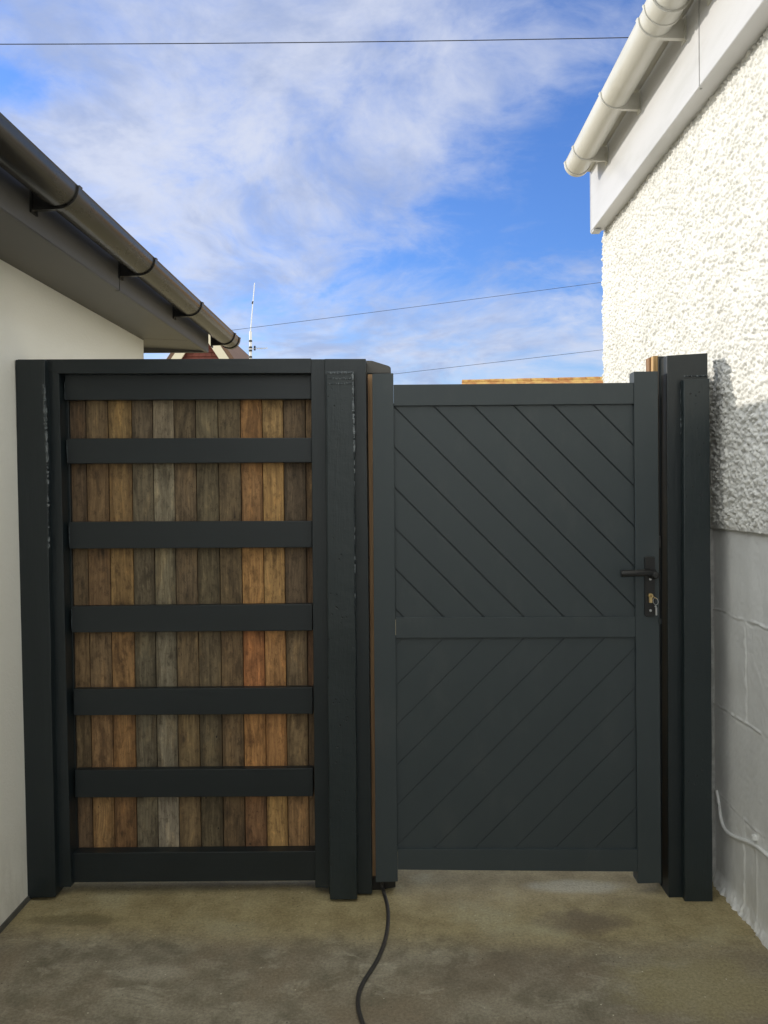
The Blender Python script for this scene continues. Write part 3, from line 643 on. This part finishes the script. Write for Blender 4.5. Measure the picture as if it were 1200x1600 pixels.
# handle
hd = None
def rounded(name, x0, x1, y0, y1, Y, dep, mat_, parent, r=4, bev=.0015):
    pts = []
    for cx, cy, a0 in ((x1 - r, y0 + r, -90), (x1 - r, y1 - r, 0), (x0 + r, y1 - r, 90), (x0 + r, y0 + r, 180)):
        for k in range(5): t = R(a0 + 22.5 * k); pts.append((cx + r * math.cos(t), cy + r * math.sin(t)))
    return poly(name, pts, Y, dep, mat_, parent, bev)
plate = rounded('handle_plate', 1008, 1023.5, 870, 963.5, GY - .009, .010, M['black'], ga, 3)
p = at(1017.5, 897, GY)
bm = bmesh.new(); lathe_y(bm, p, [(-.052, .008), (-.048, .0125), (-.016, .0125), (-.010, .0165), (-.002, .0165)]); obj('handle_boss', bm, M['black'], plate, angle=40)
tube('lever', [at(1023, 895, GY - .036), at(1010, 895, GY - .046), at(996, 895.5, GY - .050), at(980, 896, GY - .049), at(970.5, 896.3, GY - .047)], 0.0116, M['black'], plate, 14, smoothpts=2)
for q in ((1016, 905), (1016.5, 954)):
    c = at(*q, GY - .0095); bm = bmesh.new(); lathe_y(bm, c, [(-.0025, .002), (-.002, .0042), (.002, .0045)], 16); obj('screw', bm, M['steel'], plate, angle=40)
bm = bmesh.new(); c = at(1016, 930.5, GY - .010); lathe_y(bm, c, [(-.010, .0070), (-.009, .0080), (.002, .0080)], 20); box(bm, (c.x - .0048, c.y - .008, c.z - .024), (c.x + .0048, c.y + .002, c.z - .003))
obj('lock_cylinder', bm, M['brass'], plate, angle=40)
# strike plate lip at the edge of the stile
poly('latch', [(1029, 838), (1033, 838), (1033, 856), (1029, 856)], GY + .004, .03, M['black'], ga, .0008)
poly('latch', [(1029.5, 966), (1034, 968), (1034, 976), (1029.5, 974)], GY - .004, .03, M['paint'], ga, .0008)
kb = thing('key_bunch', 'small bunch of keys on a ring hanging from the gate lock', 'keys', at(1018, 932, GY - .016))
bm = bmesh.new(); c = at(1016, 930.5, GY - .020); box(bm, (c.x - .0012, c.y - .022, c.z - .004), (c.x + .0012, c.y, c.z + .004)); obj('key', bm, M['brass'], kb)
tube('key_shank', [at(1016.5, 930.5, GY - .04), at(1022, 933, GY - .036), at(1027, 936, GY - .034)], .0012, M['brass'], kb, 6)
c = at(1024.5, 939.5, GY - .032); tube('key_ring', [c + Vector((.0085 * math.cos(t), .004 * math.sin(t * 1), .0115 * math.sin(t))) for t in [2 * math.pi * k / 22 for k in range(23)]], .0008, M['steel'], kb, 6)
c = at(1024.5, 947.5, GY - .030); bm = bmesh.new(); lathe_y(bm, c, [(-.0012, .0022), (-.001, .0034), (.001, .0034)], 12)
obj('key_fob', bm, M['steel'], kb)
bm = bmesh.new(); c = at(1025.6, 955, GY - .028); box(bm, (c.x - .0032, c.y - .001, c.z - .0145), (c.x + .0032, c.y + .001, c.z + .013)); bmesh.ops.bevel(bm, geom=bm.edges[:], offset=.0008, segments=1, affect='EDGES'); obj('key', bm, M['steel'], kb)

# ------------------------------------------------------------------ right gate post
gp = thing('gate_post', 'dark painted timber post with an old pitted beam, between the gate and the pebbledash wall', 'post', (at(1075, 1400, D).x, D + .05, 0))
o = poly('post', [(1042, 555.5), (1105.5, 551.5), (1111, 1408), (1045, 1404)], D - .002, .10, M['paint_upright'], gp, .002); lump(o, .0008, 10, 14)
o = poly('beam', [(1068, 593), (1109, 591), (1114, 1410), (1070, 1411)], D - .030, .0275, M['old_beam'], gp, .004); lump(o, .0012, 12, 8)
skin_glint([(1069, 588), (1106, 587)], D - .004, .006, gp, seed=12, gaps=.15)
skin_glint([(1064.5, 592), (1065, 730)], D - .004, .006, gp, seed=13, gaps=.4)
bm = bmesh.new(); zt_ = at(1115, 580, D).z; xa = at(1106, 1400, D).x - .006; n = 90
rows = []
for k in range(n + 1):
    z = zt_ * k / n; u = rng.uniform(-.002, .002, 4) * (1.6 if z > HB else .6)
    hw_ = .008 if z > HB else 0
    rows.append([bm.verts.new(p) for p in ((xa - .03, D + .112 + u[0], z), (xa + .022, D + .114 + u[1], z), (XW - .002 - hw_, D + .118 + u[2], z), (XW + .03, D + .12 + u[3], z), (XW + .03, D + .19, z), (xa - .03, D + .19, z))])
for a, b in zip(rows, rows[1:]):
    for k in range(6): bm.faces.new((a[k], a[(k + 1) % 6], b[(k + 1) % 6], b[k]))
bm.faces.new(rows[-1]); bm.faces.new(rows[0][::-1]); obj('leak_block', bm, M['leak_block_grey'], rh, angle=60)  # added hidden filler behind the post, stops light leaking through the gap
poly('timber_stop', [(1014.5, 558.5), (1020.5, 557), (1021, 640), (1015, 640)], D + .10, .04, M['stained_wood'], gp, .001)
poly('timber_stop', [(1020.5, 556), (1028.5, 555.5), (1029.5, 1372), (1021.5, 1372)], D + .075, .05, M['pale_wood'], gp, .001)
poly('rebate_strip', [(1029, 556.5), (1041, 556.5), (1044, 1384), (1033, 1384)], D + .066, .04, M['paint_upright'], gp, .001)

# ------------------------------------------------------------------ loose cable on the ground
def onground(px, py, z=.006):
    p = at(px, py, 1); t = (z - HC) / (p.z - HC); return Vector((p.x * t, t, z))
cpts = [(596, 1372, .05), (597, 1386, .012), (601, 1398, .006), (605.5, 1415, .006), (607, 1432, .006), (605, 1455, .006), (600, 1476, .006), (590, 1500, .006), (577, 1520, .006), (566, 1537, .006), (559.5, 1555, .006), (559, 1572, .006), (563, 1590, .006), (572, 1612, .006), (590, 1650, .006), (600, 1720, .006)]
c0 = tube('electric_cable', [onground(a, b, z) for a, b, z in cpts], .0062, M['cable'], None, 10, smoothpts=2)
tag(c0, 'black cable snaking over the concrete from under the gate', 'cable')

# ------------------------------------------------------------------ overhead wires
def wire(x0, y0, x1, y1, Y0, Y1, sag, r, label):
    a, b = at(x0, y0, Y0), at(x1, y1, Y1); n = 40
    pts = [a.lerp(b, k / n) - Vector((0, 0, sag * 4 * (k / n) * (1 - k / n))) for k in range(n + 1)]
    tag(tube('overhead_wire', pts, r, M['wire'], None, 6), label, 'wire', 'overhead wires')
wire(-900, 62, 1900, 32, 6.5, 6.5, .10, .0036, 'thick dark overhead wire, the topmost, crossing above both roofs')
wire(-300, 597, 1500, 365, 16, 16, .06, .0042, 'thin overhead wire rising right, the middle one, behind the aerial')
wire(-300, 686, 1500, 480, 16, 16, .04, .0042, 'thin overhead wire just above the gate, the lowest one')

# ------------------------------------------------------------------ radio mast and aerial
Ya = 18
ra = thing('radio_mast', 'white whip aerial on a mast with a small side aerial, beyond the slatted fence', 'aerial', (at(391.5, 560, Ya).x, Ya, 0))
b = at(391.5, 518, Ya)
tube('mast', [(b.x - .01, Ya, 0), b], .030, M['white_rod'], ra, 10)
tube('whip', [b, at(397.8, 442, Ya)], .013, M['white_rod'], ra, 8, taper=.010)
c = at(394.2, 475, Ya); tube('whip_joint', [c, c + Vector((.01, 0, .06))], .020, M['black'], ra, 8)
for py in (533, 543, 548, 558):
    c = at(391.3, py, Ya); tube('clamp', [c - Vector((0, 0, .02)), c + Vector((0, 0, .02))], .040, M['black'], ra, 8)
tube('boom', [at(388, 545, Ya), at(418, 544, Ya)], .009, M['white_rod'], ra, 6)
for px in (399, 403, 407, 411, 415):
    c = at(px, 544, Ya); tube('element', [c - Vector((0, .2, .055)), c + Vector((0, .2, .055))], .006, M['steel'], ra, 6)
c = at(398, 544, Ya); tube('dipole', [c - Vector((0, 0, .05)), c + Vector((0, 0, .05))], .022, M['black'], ra, 8)

# ------------------------------------------------------------------ far houses
Yh = 22
fh = thing('tile_hung_house', 'distant house gable with red tiles and cream bargeboards, beyond the black gutter', 'house', (at(316, 600, Yh).x, Yh, 0))
ap = at(316, 498, Yh); SL = 1.5; hw = 2.3
lo = Vector((ap.x - hw, Yh, ap.z - hw * SL)); ro = Vector((ap.x + hw, Yh, ap.z - hw * SL))
bm = bmesh.new(); hexa(bm, [ap, ro, lo], [p + Vector((0, .2, 0)) for p in (ap, ro, lo)])
# courses of hung tiles, each lapping the one beneath
z = lo.z + .1; k = 0
while z < ap.z - .25:
    h_ = (ap.z - z) / SL - .1; n = max(1, int(2 * h_ / .17)); wd = 2 * h_ / n
    for i in range(n):
        x = ap.x - h_ + i * wd; v = [Vector((x + .004, Yh - .045, z)), Vector((x + wd - .004, Yh - .045, z)), Vector((x + wd - .004, Yh - .012, z + .13)), Vector((x + .004, Yh - .012, z + .13))]
        hexa(bm, v, [q + Vector((0, .018, 0)) for q in v])
    z += .115; k += 1
obj('tile_hanging', bm, M['red_tile'], fh)
for s in (-1, 1):
    e = Vector((s * hw, 0, -hw * SL)); nrm = Vector((s * SL, 0, 1)).normalized()
    a0 = ap + Vector((0, -.28, 0)); wv_ = .21
    fr = [a0 + nrm * .02, a0 + e + nrm * .02, a0 + e - nrm * wv_, a0 - Vector((0, 0, wv_ * 1.8))]
    bm = bmesh.new(); hexa(bm, fr, [q + Vector((0, .05, 0)) for q in fr]); obj('bargeboard', bm, M['cream_paint'], fh)
    q = [ap + Vector((0, -.26, .0)) + nrm * .03, ap + e + Vector((0, -.26, 0)) + nrm * .03, ap + e + Vector((0, 7, 0)) + nrm * .03, ap + Vector((0, 7, 0)) + nrm * .03]
    bm = bmesh.new(); hexa(bm, q, [v + nrm * .10 for v in q]); obj('roof', bm, M['brown_roof'], fh)
bm = bmesh.new(); box(bm, (ap.x - hw + .15, Yh + .1, 0), (ap.x + hw - .15, Yh + 7, lo.z)); obj('wall', bm, M['far_wall'], fh)
Yo = 15
oh = thing('orange_roofed_building', 'low distant building with an orange tiled roof showing just over the gate', 'building', (at(840, 600, Yo).x, Yo, 0))
a, b = at(722, 595.5, Yo), at(1150, 586, Yo); z0 = a.z - 1.5
bm = bmesh.new()
for s in (-1, 1):
    q = [Vector((a.x, Yo, a.z - .04)), Vector((b.x, Yo, b.z - .04)), Vector((b.x, Yo + s * 2.6, z0)), Vector((a.x, Yo + s * 2.6, z0))]
    hexa(bm, q, [v + Vector((0, 0, .05)) for v in q])
obj('roof', bm, M['orange_roof'], oh)
bm = bmesh.new(); n = 20
for k in range(n):
    p0 = a.lerp(b, k / n); p1 = a.lerp(b, (k + .96) / n); r1 = .055 + .006 * random.random()
    for (pp, qq) in ((p0, p1),):
        A = [pp + Vector((0, r1 * 1.4 * math.cos(t), r1 * math.sin(t) - .03)) for t in [math.pi * i / 6 for i in range(7)]]
        B = [qq + Vector((0, r1 * 1.4 * math.cos(t), r1 * math.sin(t) - .03)) for t in [math.pi * i / 6 for i in range(7)]]
        hexa(bm, A, B)
obj('ridge', bm, M['orange_roof'], oh)
bm = bmesh.new(); box(bm, (a.x + .1, Yo - 2.3, 0), (b.x - .1, Yo + 2.3, z0 + .1))
hexa(bm, [Vector((a.x + .1, Yo - 2.3, z0 + .1)), Vector((a.x + .1, Yo + 2.3, z0 + .1)), Vector((a.x + .1, Yo, a.z - .1))], [Vector((a.x + .3, Yo - 2.3, z0 + .1)), Vector((a.x + .3, Yo + 2.3, z0 + .1)), Vector((a.x + .3, Yo, a.z - .1))])
obj('wall', bm, M['far_wall'], oh)
